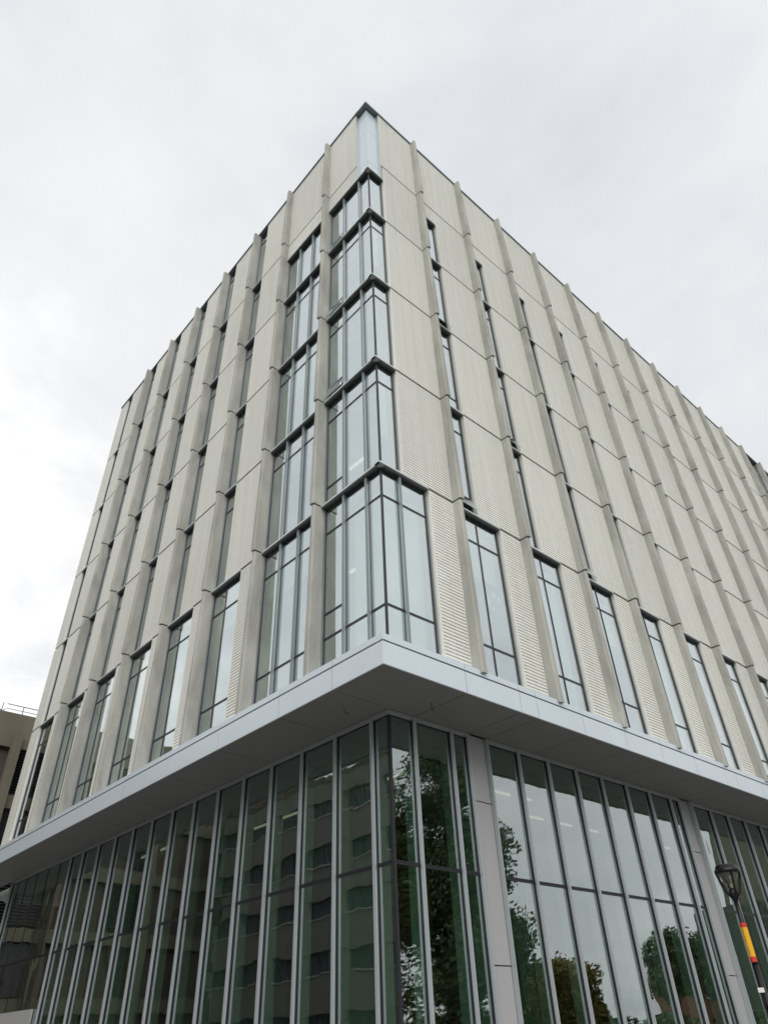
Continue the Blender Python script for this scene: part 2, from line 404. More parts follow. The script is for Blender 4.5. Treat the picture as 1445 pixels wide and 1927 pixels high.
# --- left-hand face
for t in range(6):
    z0, z1 = LV[t] + (.03 if t else .02), LV[t + 1] - .02
    for i, p in enumerate(LP):
        pilaster('L', p, t)
    if t == 5:
        panel('L', .64, LP[0], z0, z1); panel('L', LP[0] + PW, LP[1], z0, z1)
    if t == 4:
        panel('L', .64, LP[0], 28.09, z1); panel('L', LP[0] + PW, LP[1], 28.09, z1)
    if t < 5:
        zt = 28.02 if t == 4 else LV[t + 1] - .03
        p0, p1 = LP[0], LP[1]
        tr = {0: (9.18, 12.22), 1: (LV[2] - .85,), 2: (LV[3] - .85,), 3: (LV[4] - .82,), 4: ()}[t]
        window('L', p0 + PW + .04, p1 - .04, LV[t] + .04, zt, silver=(3.512, 4.363), trans=tr, capu=(p0 + PW, p1), blind=(zt - 1.5, M_BLIND) if t in (0, 2) else None)
    for i in range(2, 8):
        pa = LP[i - 1] + PW; pe = LP[i] if i < 7 else 22.44
        wo = 1.70 if t == 0 else .75
        if i == 7: wo = 1.60 if t == 0 else .62
        a = pe - wo
        window('L', a + .05, pe - .04, LV[t] + .04, (LV[t + 1] - .03) if t < 5 else LV[6] - .10,
               mull=((a + .95,) if t == 0 and i < 7 else ()), trans=((9.17, 12.22) if t == 0 else (LV[t + 1] - .85,)), capu=(a + .01, pe), blind=rb(t), cap=t < 5)
        panel('L', pa, a, z0, z1)
    panel('L', 22.47, L_END, z0, z1)
# --- corner bay: glass wraps the corner
def corner(t):
    z0 = LV[t] + .04; z1 = 28.02 if t == 4 else LV[t + 1] - .03; h = z1 - z0
    tr = [9.18, 12.22] if t == 0 else ([LV[t + 1] - .83] if t < 4 else [])
    ur = 1.63 if t == 0 else .72
    fr = MB('W'); g = .13
    fr.box(g - .018, g + .03, g - .018, g + .03, 0, h, mi=0)
    o = fr.build('window', [M_DARK, M_SILV], B, (0, 0, z0))
    for side, ue, sil in (('R', ur, (.70,) if t == 0 else ()), ('L', LP[0] - .04, (.624, 1.519))):
        m = MB(side)
        m.box(g + .032, ue - .032, GV - .045, GV + .035, h - .09, h); m.box(g + .032, ue - .032, GV - .045, GV + .035, 0, .06)
        m.box(ue - .032, ue, GV - .05, GV + .02, 0, h); m.box(ue + .002, ue + .028, GV - .02, GV + .05, 0, h, mi=1)
        ed = [g + .03] + list(sil) + [ue - .032]
        for s_ in sil:
            m.box(s_ - .028, s_ + .028, GV - .044, GV + .022, .062, h - .092); m.box(s_ - .030, s_ + .030, GV + .024, GV + .095, 0, h - .002, mi=1)
        for k in range(len(ed) - 1):
            trk = [q - z0 for q in tr]
            if side == 'L' and k == len(ed) - 2: trk = sorted(trk + [.62 if t else 1.50])
            a = ed[k] + (.028 if k else 0); b_ = ed[k + 1] - (.028 if k < len(ed) - 2 else 0)
            for q in trk: m.box(a, b_, GV - .043, GV + .018, q - .025, q + .025)
            zs = [.06] + trk + [h - .09]
            for j in range(len(zs) - 1):
                p = MB(side); a0 = g if k == 0 else ed[k]
                if side == 'L' and k == len(ed) - 2 and j == 0 and t in (2, 3, 4):
                    tl = .16
                    p.prism([(a, GV + tl), (b_, GV + tl), (b_, GV + .03 + tl), (a, GV + .03 + tl)], zs[0], zs[1], pts2=[(a, GV), (b_, GV), (b_, GV + .03), (a, GV + .03)])
                    p.build('open_vent', M_GLASS, o, label='small vent pane tilted open at its foot'); continue
                tl = random.uniform(-.0025, .0025)
                p.prism([(a0, GV - .004), (ed[k + 1], GV - .004 + tl), (ed[k + 1], GV + .004 + tl), (a0, GV + .004)], zs[j], zs[j + 1])
                p.build('pane', M_GLASS, o)
        m.build('frame', [M_DARK, M_WMUL], o)
        c = MB(side); ce = ue + .03
        c.box(-.035 if side == 'R' else -.0 + .16, ce, -.16, .035, -.012, .035, mi=0) if side == 'R' else c.box(.162, ce, -.16, .035, -.012, .035, mi=0)
        c.box(.162, ce - .005, -.158, .0, -.06, -.014, mi=1)  # same darkened strip, shadow under the head as colour
        c.build('window_head', [M_HEAD, M_CAPM], o, (0, 0, h))
        if side == 'L':
            c = MB('W'); c.box(-.035, .158, -.033, .16, -.034, .034); 
    if t in (0,):
        b = MB('R'); b.box(.40, ur - .05, GV - .25, GV - .24, .05, h - .45); b.build('blind', M_VEN, o)
        b = MB('L'); b.box(.40, 1.45, GV - .25, GV - .24, .05, h - .45); b.build('blind', M_BLIND, o)
    elif t in (1, 3):
        b = MB('R'); b.box(.40, ur - .05, GV - .25, GV - .24, h * .35, h - .45); b.build('blind', M_BLIND, o)
    return o
for t in range(5): corner(t)
# little corner infill of the head band on the left face
for t in range(5):
    z1 = 28.02 if t == 4 else LV[t + 1] - .03
    c = MB('W'); c.box(-.035, .0, .0, .162, -.012, .035); c.build('head_return', M_HEAD, B, (0, 0, z1))
# metal-clad corner above the top window
for z0, z1 in ((28.09, 29.03), (29.05, 31.64), (31.66, 33.55)):
    c = MB('W'); c.box(.16, .685, .16, .20, z0, z1); c.build('corner_panel', M_METAL, B)
    c = MB('W'); c.box(.16, .20, .203, .625, z0, z1); c.build('corner_panel', M_METAL, B)
c = MB('W'); c.box(.18, .70, .18, .64, 28.07, 33.6); c.build('corner_backing', M_JOINT, B)
for a, b_ in ((.69, .70),):
    c = MB('R'); c.box(.688, .698, -.18, 0, 28.09, 33.6); c.build('corner_trim', M_SILV, B)
    c = MB('L'); c.box(.628, .638, -.18, 0, 28.09, 33.6); c.build('corner_trim', M_SILV, B)
# notes taped inside the first right-hand bay window
for du, dz, s_, col in ((1.12, 10.45, .13, (.75, .8, .45)), (1.34, 10.72, .15, (.8, .85, .83)), (1.52, 10.66, .13, (.8, .85, .83)), (1.28, 10.33, .1, (.8, .85, .83))):
    m = mat('paper note', col, .8); c = MB('R'); c.box(0, s_ * .8, 0, .003, 0, s_ * 1.2); c.build('paper_note', m, B, at('R', RP[0] + du, GV - .03, dz))
# --- fascia band, trim strip, soffit
FV = {'R': .22, 'L': .34}; K = .983
kx = lambda x: -8.857 + (x + 8.857) * K
ky = lambda y: -9.523 + (y + 9.523) * K
jr = [-.34] + [2.19 - .11, 3.92, 4.55, 6.40, 8.32, 10.13, 12.0, 13.82, 14.55, 16.4, 18.3, 20.2, 22.1, 24.0, 25.9, 27.8, 29.7, 31.6, 33.5, 35.4, 37.3, 39.2, R_END]
jl = [-.22, 1.40, 3.36, 6.0, 8.66, 11.3, 14.0, 16.62, 19.3, 22.0, 24.7, 27.5]
ZS = 7.518
for side, J in (('R', jr), ('L', jl)):
    v = FV[side]
    for k in range(len(J) - 1):
        a, b_ = J[k] + (.009 if k else 0), J[k + 1] - .009
        c = MB(side); c.box(a + (.031 if k == 0 and side == 'L' else 0), b_, v - .03, v, ZS, 8.012); c.build('fascia_panel', M_METAL, B)
        # sloping flashing between the band and the wall foot, mitred at the corner
        c = MB(side); n = len(c.v)
        a2 = a if k else a + (FV['L'] if side == 'R' else FV['R']) - .005
        vs = [(a, v - .003, 8.055), (b_, v - .003, 8.055), (b_, v - .003, 8.192), (a, v - .003, 8.192), (a, .0, 8.045), (b_, .0, 8.045), (b_, -.1, 8.30), (a2, -.1, 8.30)]
        c.v = [c.P(*q) for q in vs]; fs = [(0, 1, 2, 3), (4, 5, 1, 0), (5, 6, 2, 1), (6, 7, 3, 2), (7, 4, 0, 3)]
        c.f = [tuple(reversed(f)) for f in fs] if side == 'R' else fs; c.mi = [0] * 5
        c.build('trim_panel', M_METAL, B)
c = MB('W'); c.box(-.30, R_END, -.18, .3, 7.56, 8.028); c.build('fascia_backing', M_JOINT, B)
c = MB('W'); c.box(-.30, .3, .302, 27.5, 7.56, 8.028); c.build('fascia_backing', M_JOINT, B)
GX, GY = kx(1.47), ky(1.65)
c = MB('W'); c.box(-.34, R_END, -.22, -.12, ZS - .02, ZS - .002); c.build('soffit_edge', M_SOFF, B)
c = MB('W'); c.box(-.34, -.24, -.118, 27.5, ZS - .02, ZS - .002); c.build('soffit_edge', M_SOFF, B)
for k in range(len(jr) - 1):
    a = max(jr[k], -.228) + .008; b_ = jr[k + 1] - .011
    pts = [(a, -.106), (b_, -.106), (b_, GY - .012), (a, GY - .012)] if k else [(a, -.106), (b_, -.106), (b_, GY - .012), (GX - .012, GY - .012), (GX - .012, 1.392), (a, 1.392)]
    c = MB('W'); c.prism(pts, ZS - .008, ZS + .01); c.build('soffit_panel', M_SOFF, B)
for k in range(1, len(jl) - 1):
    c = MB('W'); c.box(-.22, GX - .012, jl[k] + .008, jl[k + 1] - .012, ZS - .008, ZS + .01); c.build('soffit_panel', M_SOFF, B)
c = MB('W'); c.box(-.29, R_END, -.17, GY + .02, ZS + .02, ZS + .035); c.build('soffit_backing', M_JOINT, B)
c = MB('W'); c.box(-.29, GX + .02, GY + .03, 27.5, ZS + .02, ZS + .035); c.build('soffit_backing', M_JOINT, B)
for (x, y, k) in ((kx(.61), ky(2.17), 0), (kx(2.02), ky(.82), 1)):
    c = MB('W'); c.tube((x, y, ZS), (x + .02, y + .01, ZS - .11), .008, 6)
    c.tube((x + .02, y + .01, ZS - .11), (x + .10 - .05 * k, y - .03, ZS - .15 - .06 * k), .008, 6)
    c.build('soffit_cable', M_BLACK, B)
# --- ground floor curtain wall
YL = lambda l: [ky(y) for y in l]
XR = lambda l: [kx(x) for x in l]
GL = YL([2.256 + 1.337 * i for i in range(13)] + [19.42]); GLT = YL([20.55, 21.75, 22.9, 24.05, 25.0])
GR1 = XR([2.28, 3.52]); GR2 = XR([4.81, 6.03, 7.28, 8.55, 9.80, 11.08, 12.36, 13.60]); GR3 = XR([14.98, 16.23, 17.47, 18.74, 20.0, 21.25, 22.5, 23.75, 25.0, 26.2])
TR = 4.437; HZ = 7.42; HT = ZS - .012; GD = .085      # GD: glass lies this far behind the mullion faces
def cw_mull(side, plane, u, z0=0.1, w=.066):
    c = MB(side); c.box(u - w / 2, u + w / 2, -plane - .04, -plane + .02, z0, HT, mi=0)
    c.box(u - .030, u + .030, -plane - GD - .02, -plane - .042, z0, HT, mi=1)
    c.box(u - .04, u + .04, -plane - .40, -plane - GD - .04, z0, HT - .12, mi=2)     # inner box section behind the glass
    return c.build('mullion', [M_SILV, M_DARK, M_INM], B)
def cw_pane(side, plane, a, b_, z0, z1):
    c = MB(side); t = random.uniform(-.004, .004); t2 = random.uniform(-.004, .004); v = -plane - GD
    c.prism([(a, v + t), (b_, v + t2), (b_, v + t2 + .008), (a, v + t + .008)], z0, z1, pts2=[(a, v), (b_, v), (b_, v + .008), (a, v + .008)])
    c.build('pane', M_GGLASS, B)
def cw_run(side, plane, us, thin=(), zbot=.25, first_corner=False):
    for k in range(len(us) - 1):
        a, b_ = us[k], us[k + 1]
        cw_pane(side, plane, a, b_, zbot, TR); cw_pane(side, plane, a, b_, TR, HZ)
        c = MB(side); c.box(a + .043, b_ - .043, -plane - GD - .02, -plane - GD + .03, TR - .035, TR - .008); c.box(a + .043, b_ - .043, -plane - GD - .02, -plane - GD + .03, TR + .008, TR + .035)
        c.box(a + .043, b_ - .043, -plane - GD - .02, -plane - GD + .02, TR - .007, TR + .007)
        c.build('transom', M_DARK, B)
        c = MB(side); c.box(a + .043, b_ - .043, -plane - .145, -plane + .005, HZ, HT, mi=0); c.box(a + .043, b_ - .043, -plane - GD - .02, -plane - GD + .03, HZ - .025, HZ - .002, mi=1)
        c.build('head_rail', [M_SILV, M_DARK], B)
    for u in us:
        if u in thin:
            c = MB(side); c.box(u - .012, u + .012, -plane - GD - .02, -plane - GD + .02, zbot, HZ - .03); c.build('glazing_joint', M_DARK, B)
        elif not (first_corner and u == us[0]): cw_mull(side, plane, u)
cw_run('L', GX, [GY + GD] + GL + GLT + [ky(25.7)], thin=GLT, first_corner=True)
cw_run('R', GY, [GX + GD] + GR1 + [kx(4.10)], first_corner=True)
cw_run('R', GY, GR2 + [kx(14.16)]); cw_run('R', GY, GR3)
c = MB('W'); c.box(GX + GD - .035, GX + GD + .03, GY + GD - .035, GY + GD + .03, .1, HZ + .05); c.build('corner_post', M_DARK, B)
c = MB('W'); c.prism([(GX - .005, GY - .005), (GX + GD + .043, GY - .005), (GX + GD + .043, GY + .16), (GX + .16, GY + .16), (GX + .16, GY + GD + .043), (GX - .005, GY + GD + .043)], HZ + .001, HT - .001); c.build('head_rail', M_SILV, B)
for a in (kx(4.10), kx(14.16)):
    for z0, z1 in ((.12, 2.765), (2.79, 5.96), (5.985, HT)):
        c = MB('R'); c.box(a + .045, a + .64, -GY - .10, -GY - .055, z0, z1); c.build('column_cover', M_COLP, B)
    c = MB('R'); c.box(a + .05, a + .63, -GY - .14, -GY - .105, .1, HT); c.build('column_backing', M_JOINT, B)
    c = MB('R'); c.box(a + .645, a + .675, -GY - .05, -GY + .05, .1, HT); c.build('column_trim', M_SILV, B)
for a, b_ in ((ky(20.0), ky(22.28)), (ky(22.3), ky(25.7))):
    c = MB('L'); c.box(a, b_, -GX - .06, -GX + .02, .1, 2.90); c.build('spandrel_panel', M_COLP, B)
c = MB('W'); c.box(GX - .02, R_END, GY - .02, GY + .17, .0, .24); c.build('plinth', M_CONC, B)
c = MB('W'); c.box(GX - .02, GX + .17, GY + .172, 27, .0, .24); c.build('plinth', M_CONC, B)
# --- roof, slabs, cores, rear walls
c = MB('R'); c.box(-.04, R_END, -.45, .05, 33.62, 33.70); c.build('roof_coping', M_COP, B)
c = MB('L'); c.box(.452, L_END, -.45, .05, 33.62, 33.70); c.build('roof_coping', M_COP, B)
c = MB('W'); c.box(.47, R_END, .47, L_END, 33.3, 33.5); c.build('roof_slab', M_CONC, B)
for i, z in enumerate(LV[1:6]):
    c = MB('W'); c.box(.22, R_END - .1, .22, L_END - .1, z - .30, z + .04); c.build('floor_slab', M_GCOL, B)
c = MB('W'); c.box(.22, R_END - .1, .22, L_END - .1, 7.9, 8.32); c.build('floor_slab', M_GCOL, B)
for t in range(6):
    zt = LV[t + 1] - .52
    c = MB('W'); c.box(.55, R_END - .2, .55, L_END - .2, zt, zt + .03); c.build('ceiling', M_CEIL, B)
    c = MB('W'); c.box(5.2, 5.35, 5.2, L_END - .2, LV[t] + .05, zt); c.box(5.36, R_END - .3, 5.2, 5.35, LV[t] + .05, zt); c.build('interior_wall', M_WHITE, B)
    c = MB('W'); c.box(.75, 1.25, 1.25, L_END - .3, zt - .30, zt - .001); c.box(.75, R_END - .3, .75, 1.249, zt - .30, zt - .001); c.build('ceiling_bulkhead', M_WHITE, B)
    # room partitions seen at an angle
    for k in range(0, 7):
        u = LP[k] + .02
        c = MB('L'); c.box(u, u + .14, -5.1, -.30, LV[t] + .05, zt); c.build('partition', M_WHITE, B) if k else None
    for k in range(0, 13):
        u = RP[k] + .02
        c = MB('R'); c.box(u, u + .14, -5.1, -.30, LV[t] + .05, zt); c.build('partition', M_WHITE, B) if k or t else None
    for (x, y, dx, dy) in ((2.1, 3.0, .1, .8),) if t in (0, 1, 3) else ((2.3, 4.3, .1, .9),):
        c = MB('W'); c.box(x, x + dx, y, y + dy, zt - .03, zt - .004); c.build('ceiling_light', M_LIT, B)
c = MB('W'); c.box(.3, R_END, L_END - .1, L_END, 8.3, 33.6); c.box(R_END - .1, R_END, .3, L_END - .11, 8.3, 33.6); c.build('rear_wall', M_GROUT, B)
# ground floor interior
c = MB('W'); c.box(GX + .5, R_END - .2, GY + .5, 27.2, 7.05, 7.1); c.build('ceiling', M_CEIL, B)
c = MB('W'); c.box(GX + .17, R_END - .2, GY + .17, GY + .49, 7.1, 7.4); c.box(GX + .17, GX + .49, GY + .5, 27.2, 7.1, 7.4); c.build('ceiling_bulkhead', M_GCOL, B)
c = MB('W'); c.box(GX + .17, R_END - .2, GY + .17, 27.2, .12, .2); c.build('interior_floor', M_FLOOR, B)
c = MB('W'); c.box(9.0, 9.2, 7.7, 27.2, .2, 7.04); c.build('interior_wall', M_DKIN, B)
c = MB('W'); c.box(9.0, R_END - .2, 7.5, 7.69, .2, 7.04); c.build('interior_wall', M_DKIN, B)
c = MB('W'); c.box(4.9, 8.98, 15.8, 16.0, .2, 7.04); c.build('interior_wall', M_WHITE, B)
c = MB('W'); c.box(6.2, 8.98, 9.4, 9.55, .2, 5.4); c.build('interior_wall', M_RED, B)
for (x, y, w, m) in ((2.9, 4.6, .55, M_GCOL), (2.9, 10.3, .55, M_GCOL), (2.9, 16.0, .55, M_GCOL), (7.0, 3.3, .55, M_GCOL), (12.6, 3.3, .55, M_GCOL), (18.3, 3.3, .55, M_GCOL), (24, 3.3, .55, M_GCOL)):
    c = MB('W'); c.box(x, x + w, y, y + w, .2, 7.04); c.build('interior_column', m, B)
c = MB('W'); c.box(4.6, 5.0, 4.2, 4.9, .9, 6.4); c.build('timber_panel', M_WOOD, B)
for (x, y, dx, dy) in ((3.6, 3.0, .045, 3.4), (5.4, 3.2, 3.0, .045), (3.6, 8.0, .045, 3.4), (9.4, 4.4, 2.6, .045), (13, 4.4, 2.6, .045), (17, 4.4, 2.6, .045), (2.6, 13.5, .045, 2.6)):
    c = MB('W'); c.box(x, x + dx, y, y + dy, 7.00, 7.045); c.build('ceiling_light', M_LITG, B)
for (x, y, dx, dy) in ((2.2, 2.6, .12, 2.2), (2.6, 2.3, 2.2, .12), (2.2, 6.2, .12, 2.0), (2.2, 9.4, .12, 2.0), (5.6, 2.5, 2.4, .1), (9.0, 2.5, 2.4, .1)):
    c = MB('W'); c.box(x, x + dx, y, y + dy, 7.02, 7.048); c.build('air_slot', M_DARK, B)
# ------------------------------------------------------------------ street lamp
def lamp(loc):
    L = thing('street_lamp', 'black lamp post with yellow and red banner sleeve beside the glass ground floor', 'street lamp', loc)
    c = MB(); H = 2.50
    c.lathe((0, 0, 0), [(.0, 0), (.19, 0), (.19, .25), (.13, .32), (.10, .5), (.078, .6), (.066, H), (.0, H)], 20); c.build('pole', M_BLACK, L, smooth=True)
    c = MB(); c.lathe((0, 0, 0), [(.0, H), (.060, H), (.046, 3.70), (0, 3.70)], 20); c.build('upper_pole', M_BLACK, L, smooth=True)
    c = MB(); c.lathe((0, 0, 0), [(.066, 2.643), (.0655, 3.167)], 24); sl = c.build('banner', M_YEL, L, smooth=True)
    for z0, z1 in ((2.55, 2.640), (3.170, 3.25)):
        c = MB(); c.lathe((0, 0, 0), [(.069, z0), (.069, z1)], 24); c.build('band', M_REDB, sl, smooth=True)
    # small dark lettering running down the left side of the sleeve, unreadable at this size in the photograph
    c = MB(); rnd = random.Random(3); z = 3.135
    ang = math.atan2(CAM[1] - loc[1], CAM[0] - loc[0]) - .62
    r = .0672
    def q4(a0, a1, za, zb): c.quad((r * math.cos(a0), r * math.sin(a0), za), (r * math.cos(a1), r * math.sin(a1), za), (r * math.cos(a1), r * math.sin(a1), zb), (r * math.cos(a0), r * math.sin(a0), zb))
    for w in (10, 8):
        for k in range(w):
            h = .20 if rnd.random() < .6 else .32
            q4(ang - h, ang + h, z, z - .006)
            if rnd.random() < .7: q4(ang + h - .1, ang + h, z - .006, z - .018)
            if rnd.random() < .6: q4(ang - h, ang - h + .1, z - .006, z - .018)
            z -= .0255
        z -= .03
    c.build('lettering', M_INK, sl)
    hz = 3.66
    c = MB(); c.lathe((0, 0, hz), [(0, 0), (.048, 0), (.06, .03), (.10, .09), (.105, .16), (.09, .21), (.05, .25), (0, .25)], 20); c.build('socket', M_BLACK, L, smooth=True)
    for k in range(4):
        a = ang + .95 + k * math.pi / 2; c = MB(); pr = None
        for rr, z in ((.10, .12), (.135, .14), (.15, .20), (.19, .36), (.245, .50), (.258, .58)):
            p = (rr * math.cos(a), rr * math.sin(a), hz + z)
            if pr: c.tube(pr, p, .022, 6)
            pr = p
        c.build('arm', M_BLACK, L)
    c = MB(); c.lathe((0, 0, hz), [(.03, .26), (.05, .30), (.12, .38), (.19, .48), (.215, .54)], 24); c.build('lens', M_LENS, L, smooth=True)
    c = MB(); c.lathe((0, 0, hz), [(.0, .25), (.03, .25), (.03, .33), (0, .33)], 12); c.build('lamp_bulb', M_WHITE, L, smooth=True)
    c = MB(); c.lathe((0, 0, hz), [(.0, .535), (.245, .535), (.262, .54), (.262, .615), (.25, .625), (.235, .63), (.225, .685), (.14, .715), (0, .72)], 28); c.build('hood', M_BLACK, L, smooth=True)
    c = MB(); c.box(-.05, .05, -.15, -.068, 2.03, 2.11, mi=0); c.box(-.035, .035, -.12, -.06, 1.80, 2.02, mi=1)
    q = c.build('junction_box', [mat('white plastic', (.8, .8, .8), .5), M_BLACK], L); q.rotation_euler = (0, 0, ang + math.pi / 2 + .35)
    return L
lamp((8.22, -1.88, .12))
# ------------------------------------------------------------------ neighbouring building, brown brick with concrete bands
def brick_b(c1, c2, sc=1.0):
    def f(t, b):
        p = wpos(t); s = nn(t, 'ShaderNodeSeparateXYZ'); t.links.new(p, s.inputs[0])
        cb = nn(t, 'ShaderNodeCombineXYZ'); t.links.new(math_(t, 'ADD', s.outputs['X'], s.outputs['Y']), cb.inputs[0]); t.links.new(s.outputs['Z'], cb.inputs[1])
        br = nn(t, 'ShaderNodeTexBrick'); br.inputs['Scale'].default_value = 3.2; t.links.new(cb.outputs[0], br.inputs['Vector'])
        br.inputs['Color1'].default_value = (*c1, 1); br.inputs['Color2'].default_value = (*c2, 1); br.inputs['Mortar'].default_value = (c1[0] * .5, c1[1] * .5, c1[2] * .5, 1)
        br.inputs['Mortar Size'].default_value = .03; t.links.new(br.outputs[0], b.inputs['Base Color'])
    return f
M_BRN = mat('brown brick', (.12, .08, .06), .9, build=brick_b((.10, .07, .06), (.07, .05, .043)))
M_TANB = mat('grey buff brick', (.22, .2, .16), .9, build=brick_b((.27, .265, .235), (.22, .215, .19)))
M_BLK = mat('dark window', (.02, .022, .025), .15)
M_PGL = mat('far window glass', (.10, .14, .14), .08, 0, .9)
A = thing('brick_building', 'brown brick building with tan concrete bands, fins and rooftop railing behind the corner building', 'building', (-22, 49, 0))
def pa(name, m, x0, x1, y0, y1, z0, z1, par=A, **kw):
    c = MB(); o = par; c.box(x0 - A.location.x, x1 - A.location.x, y0 - A.location.y, y1 - A.location.y, z0, z1)
    return c.build(name, m, par, **kw)
pa('wall', M_BRN, -40, 26, 49.4, 70, 0, 23.1)
for z0, z1, pr in ((20.65, 23.25, 0), (16.35, 17.3, .1), (12.2, 13.1, .1), (8.0, 8.85, .1), (3.9, 4.8, .1)):
    pa('concrete_band', M_OLDC, -22, 26.1, 49.0 + pr, 49.39, z0, z1)
fx = 5.6
k = 0
for x in [fx - 7.2 * j for j in range(4)] + [fx + 5.0, fx + 10, fx + 15, fx + 20]:
    c = MB(); c.prism([(x - 22 + 44, -.62), (x + .62 + 22, -.62), (x + .62 + 22, -.01), (x + 22, -.01)], 0, 21.6, pts2=None)
    c.v = [(v[0], v[1], v[2]) for v in c.v]
    c.f.append(tuple()) if False else None
    q = c.build('concrete_fin', M_OLDC, A)
    # louvres right of the fin at the top storeys
    for (za, zb) in ((17.35, 20.6), (9.0, 12.1)):
        pa('louvre_recess', M_BLK, x + .7, x + 3.1, 49.30, 49.395, za, zb)
        lm = MB()
        n = int((zb - za) / .2)
        for j in range(n): lm.prism([(x + .72 + 22, .10), (x + 3.08 + 22, .10), (x + 3.08 + 22, .28), (x + .72 + 22, .28)], za + j * .2 + .02, za + j * .2 + .05, pts2=[(x + .72 + 22, .16), (x + 3.08 + 22, .16), (x + 3.08 + 22, .28), (x + .72 + 22, .28)])
        lm.build('louvre', mat('louvre slat', (.045, .042, .04), .6), A)
    for (za, zb) in ((4.9, 7.9), (13.3, 16.2)):
        pa('window', M_BLK, x + 1.0, x + 2.2, 49.32, 49.395, za, zb)
rl = MB()
for x in [4.3 + 1.56 * j - 1.56 * 3 for j in range(12)]:
    rl.tube((x + 22, .35, 23.25), (x + 22, .35, 24.0), .03, 6)
rl.tube((4.6 + 22, .35, 23.98), (24 + 22, .35, 23.98), .03, 6); rl.tube((4.6 + 22, .35, 23.62), (24 + 22, .35, 23.62), .022, 6)
rl.build('roof_railing', M_BLACK, A)
av = MB(); av.tube((3.9 + 22, .8, 23.2), (3.9 + 22, .8, 24.1), .03, 6); av.tube((3.5 + 22, .8, 23.55), (4.4 + 22, .8, 23.6), .03, 6); av.tube((4.2 + 22, .8, 23.3), (4.7 + 22, .9, 23.75), .03, 6); av.build('roof_pipe', M_BLACK, A)
# ------------------------------------------------------------------ long buff building across the street (seen mirrored in the left glass)
Bb = thing('campus_building', 'long buff building with ribbon windows mirrored in the dark ground floor glass', 'building', (-22, 0, 0))
c = MB(); c.box(-14, -.3, 6, 48.6, 0, 18.1); c.build('wall', M_TANB, Bb)
c = MB(); c.box(-14, .02, 11, 30.5, 18.1, 20.2); c.build('upper_storey', M_TANB, Bb)
c = MB(); c.box(-14.1, .05, 5.9, 48.7, 17.75, 18.15); c.box(-14.1, .05, 10.9, 30.6, 20.2, 20.4); c.build('parapet', M_OLDC, Bb)
for z0 in (15.2, 11.9, 8.6, 5.3, 2.0):
    c = MB(); c.box(-.299, .0, 6, 48.6, z0 + 1.25, z0 + 3.28 if z0 < 15 else 17.74); c.build('spandrel', M_TANB, Bb)
    y = 7.0
    while y < 46:
        c = MB(); c.box(-.299, -.05, y + 3.2, y + 4.3, z0, z0 + 1.245); c.build('pier', M_TANB, Bb)
        w = MB(); w.box(-.29, -.25, y, y + 3.2, z0, z0 + 1.24)
        wo = w.build('window', M_PGL, Bb)
        f = MB()
        for q in range(9): f.box(-.25, -.20, y + q * .395, y + q * .395 + .04, z0, z0 + 1.24)
        f.build('window_bars', M_CAPM, wo)
        f = MB(); f.box(-.25, .08, y - .05, y + 3.25, z0 - .08, z0 - .005); f.build('sill', mat('light stone sill', (.45, .44, .4), .8), wo)
        y += 4.3
# ------------------------------------------------------------------ mirrored in the right glass
T = thing('ribbed_tower', 'tall brown tower with vertical concrete ribs mirrored in the far right glass', 'building', (100.8, -30, 0))
c = MB(); c.box(0, 40, -8, 0, 0, 30); c.build('wall', M_OLDC, T)
for k in range(40): 
    c = MB(); c.box(k + .2, k + .5, .001, .5, 0, 30.3); c.build('rib', M_TANB if k % 3 else M_BRN, T)
D = thing('dark_clad_building', 'dark green clad low building mirrored beside the trees in the right glass', 'building', (82, -26, 0))
c = MB(); c.box(0, 20, -8, 0, 0, 12.8); c.build('wall', mat('dark green cladding', (.03, .045, .03), .6), D)
for k in range(9): 
    c = MB(); c.box(k * 2.2 + .3, k * 2.2 + .36, .001, .05, 0, 12.8); c.build('seam', M_BLACK, D)
E_ = thing('low_brick_block', 'small red brick block with pale windows mirrored low in the right glass', 'building', (60.5, -24, 0))
c = MB(); c.box(0, 9, -4, 0, 0, 7.0); c.build('wall', mat('red brick', (.2, .09, .05), .9, build=brick_b((.22, .1, .06), (.16, .08, .05))), E_)
c = MB(); c.box(-.1, 9.1, -4, .1, 7.0, 7.4); c.build('roof', M_WHITE, E_)
for k in range(3):
    c = MB(); c.box(1 + k * 2.6, 2.4 + k * 2.6, .001, .06, 3.6, 5.2); c.build('window', M_PGL, E_)
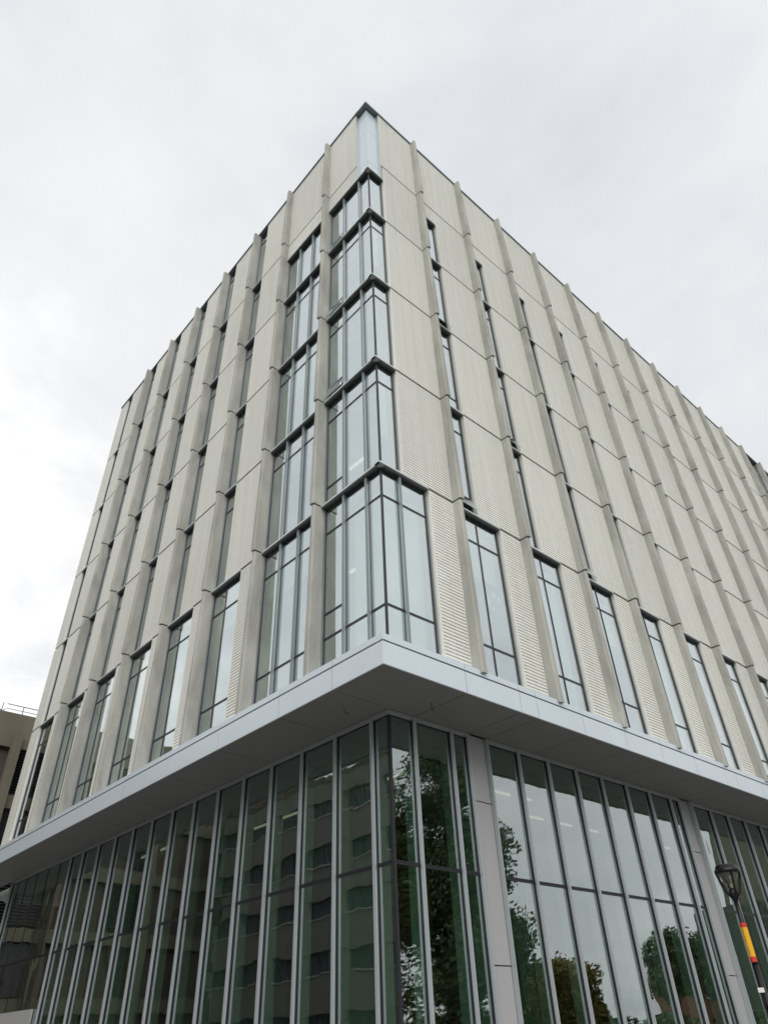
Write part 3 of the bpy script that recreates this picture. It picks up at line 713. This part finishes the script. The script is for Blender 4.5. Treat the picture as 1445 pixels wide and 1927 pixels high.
# ------------------------------------------------------------------ trees
def leaf_b(c1, c2):
    def f(t, b):
        oi = nn(t, 'ShaderNodeNewGeometry'); n = noise(t, wpos(t), 1.3, 3, .6)
        s = math_(t, 'ADD', math_(t, 'MULTIPLY', oi.outputs['Random Per Island'], .5), math_(t, 'MULTIPLY', n, .5))
        t.links.new(ramp(t, s, [(.3, c1), (.7, c2)]), b.inputs['Base Color'])
    return f
M_LEAF = mat('green leaves', (.05, .08, .02), .6, build=leaf_b((.035, .065, .02), (.10, .14, .05)))
M_OLIVE = mat('olive leaves', (.1, .1, .02), .6, build=leaf_b((.13, .12, .015), (.26, .21, .04)))
M_BARK = mat('bark', (.09, .07, .05), .95, build=varied((.09, .07, .05), .3, 3, (3, 3, .5)))
def tree(name, label, loc, h, r, z0, m, leaves, seed, ls=.22, group='trees across the street'):
    rnd = random.Random(seed)
    t = thing(name, label, 'tree', loc, group)
    c = MB(); c.tube((0, 0, 0), (.1, .05, h * .45), .05 * r + .08, 10, .03 * r + .04); c.tube((.1, .05, h * .45), (.2, 0, h * .85), .03 * r + .04, 8, .03)
    cl = []
    for k in range(80):
        a = rnd.uniform(0, 6.28); zc = rnd.uniform(z0 + .6, h - .6); q = (zc - z0) / (h - z0)
        rr = r * math.sqrt(max(.05, 1 - (2 * q - .85) ** 2 / 1.35)) * rnd.uniform(.25, .95)
        p = Vector((rr * math.cos(a), rr * math.sin(a), zc)); cl.append((p, r * rnd.uniform(.16, .38)))
        c.tube((.1, .05, min(zc * .8, h * .8)), p, .035, 5, .012)
    c.build('trunk', M_BARK, t)
    c = MB()
    for k in range(leaves):
        p, s = cl[rnd.randrange(len(cl))]
        d = Vector((rnd.gauss(0, 1), rnd.gauss(0, 1), rnd.gauss(0, .8))); d.normalize(); o = p + d * s * rnd.uniform(.3, 1.05)
        n = Vector((rnd.gauss(0, 1), rnd.gauss(0, 1), rnd.gauss(0, 1))).normalized(); a = n.orthogonal().normalized() * ls * rnd.uniform(.6, 1.2); b_ = n.cross(a).normalized() * ls * .5
        c.quad(tuple(o - a), tuple(o + b_), tuple(o + a), tuple(o - b_))
    c.build('crown', m, t)
tree('broadleaf_tree', 'tall green broadleaf tree mirrored in the panes right of the corner post', (21.2, -16, 0), 15.2, 3.9, .8, M_LEAF, 60000, 1, .125)
tree('broadleaf_tree', 'dense green broadleaf tree mirrored just behind the corner post', (18.6, -19.5, 0), 14.4, 3.8, .4, M_LEAF, 45000, 11, .125)
tree('broadleaf_tree', 'lower spreading green tree mirrored beside the first metal column cover', (24.3, -18, 0), 11.5, 2.2, .3, M_LEAF, 40000, 12, .125)
tree('olive_tree', 'round olive green tree mirrored low behind the first metal column', (33.0, -20, 0), 5.6, 2.4, 1.0, M_OLIVE, 14000, 2, .15)
tree('olive_tree', 'wider olive green tree mirrored in the second and third wide panes', (37.2, -21, 0), 6.0, 2.3, 1.0, M_OLIVE, 14000, 3, .15)
tree('conifer_tree', 'narrow dark tree mirrored at the edge of the first metal column', (31.2, -20.4, 0), 8.6, 1.2, 1.0, M_LEAF, 7000, 4, .15)
tree('young_tree', 'thin young tree mirrored above the low brick block', (49.5, -20, 0), 8.2, 2.2, 3.0, M_LEAF, 7000, 5, .14)
tree('young_tree', 'slim young tree mirrored against the dark clad building', (55.5, -20, 0), 8.4, 2.0, 3.0, M_LEAF, 7000, 6, .14)
c = MB()
rnd = random.Random(9)
for k in range(9000):
    x = rnd.uniform(24, 80); y = -25 + rnd.uniform(-1.5, 1.5); z = rnd.uniform(0, 2.3 + .5 * math.sin(x * .7))
    n = Vector((rnd.gauss(0, 1), rnd.gauss(0, 1), rnd.gauss(0, 1))).normalized(); a = n.orthogonal().normalized() * .3; b_ = n.cross(a).normalized() * .16
    o = Vector((x, y, z)); c.quad(tuple(o - a), tuple(o + b_), tuple(o + a), tuple(o - b_))
c.build('hedge', M_LEAF, None, kind='stuff', label='long dark hedge at the foot of the mirrored trees', category='hedge')
bpy.context.view_layer.update()
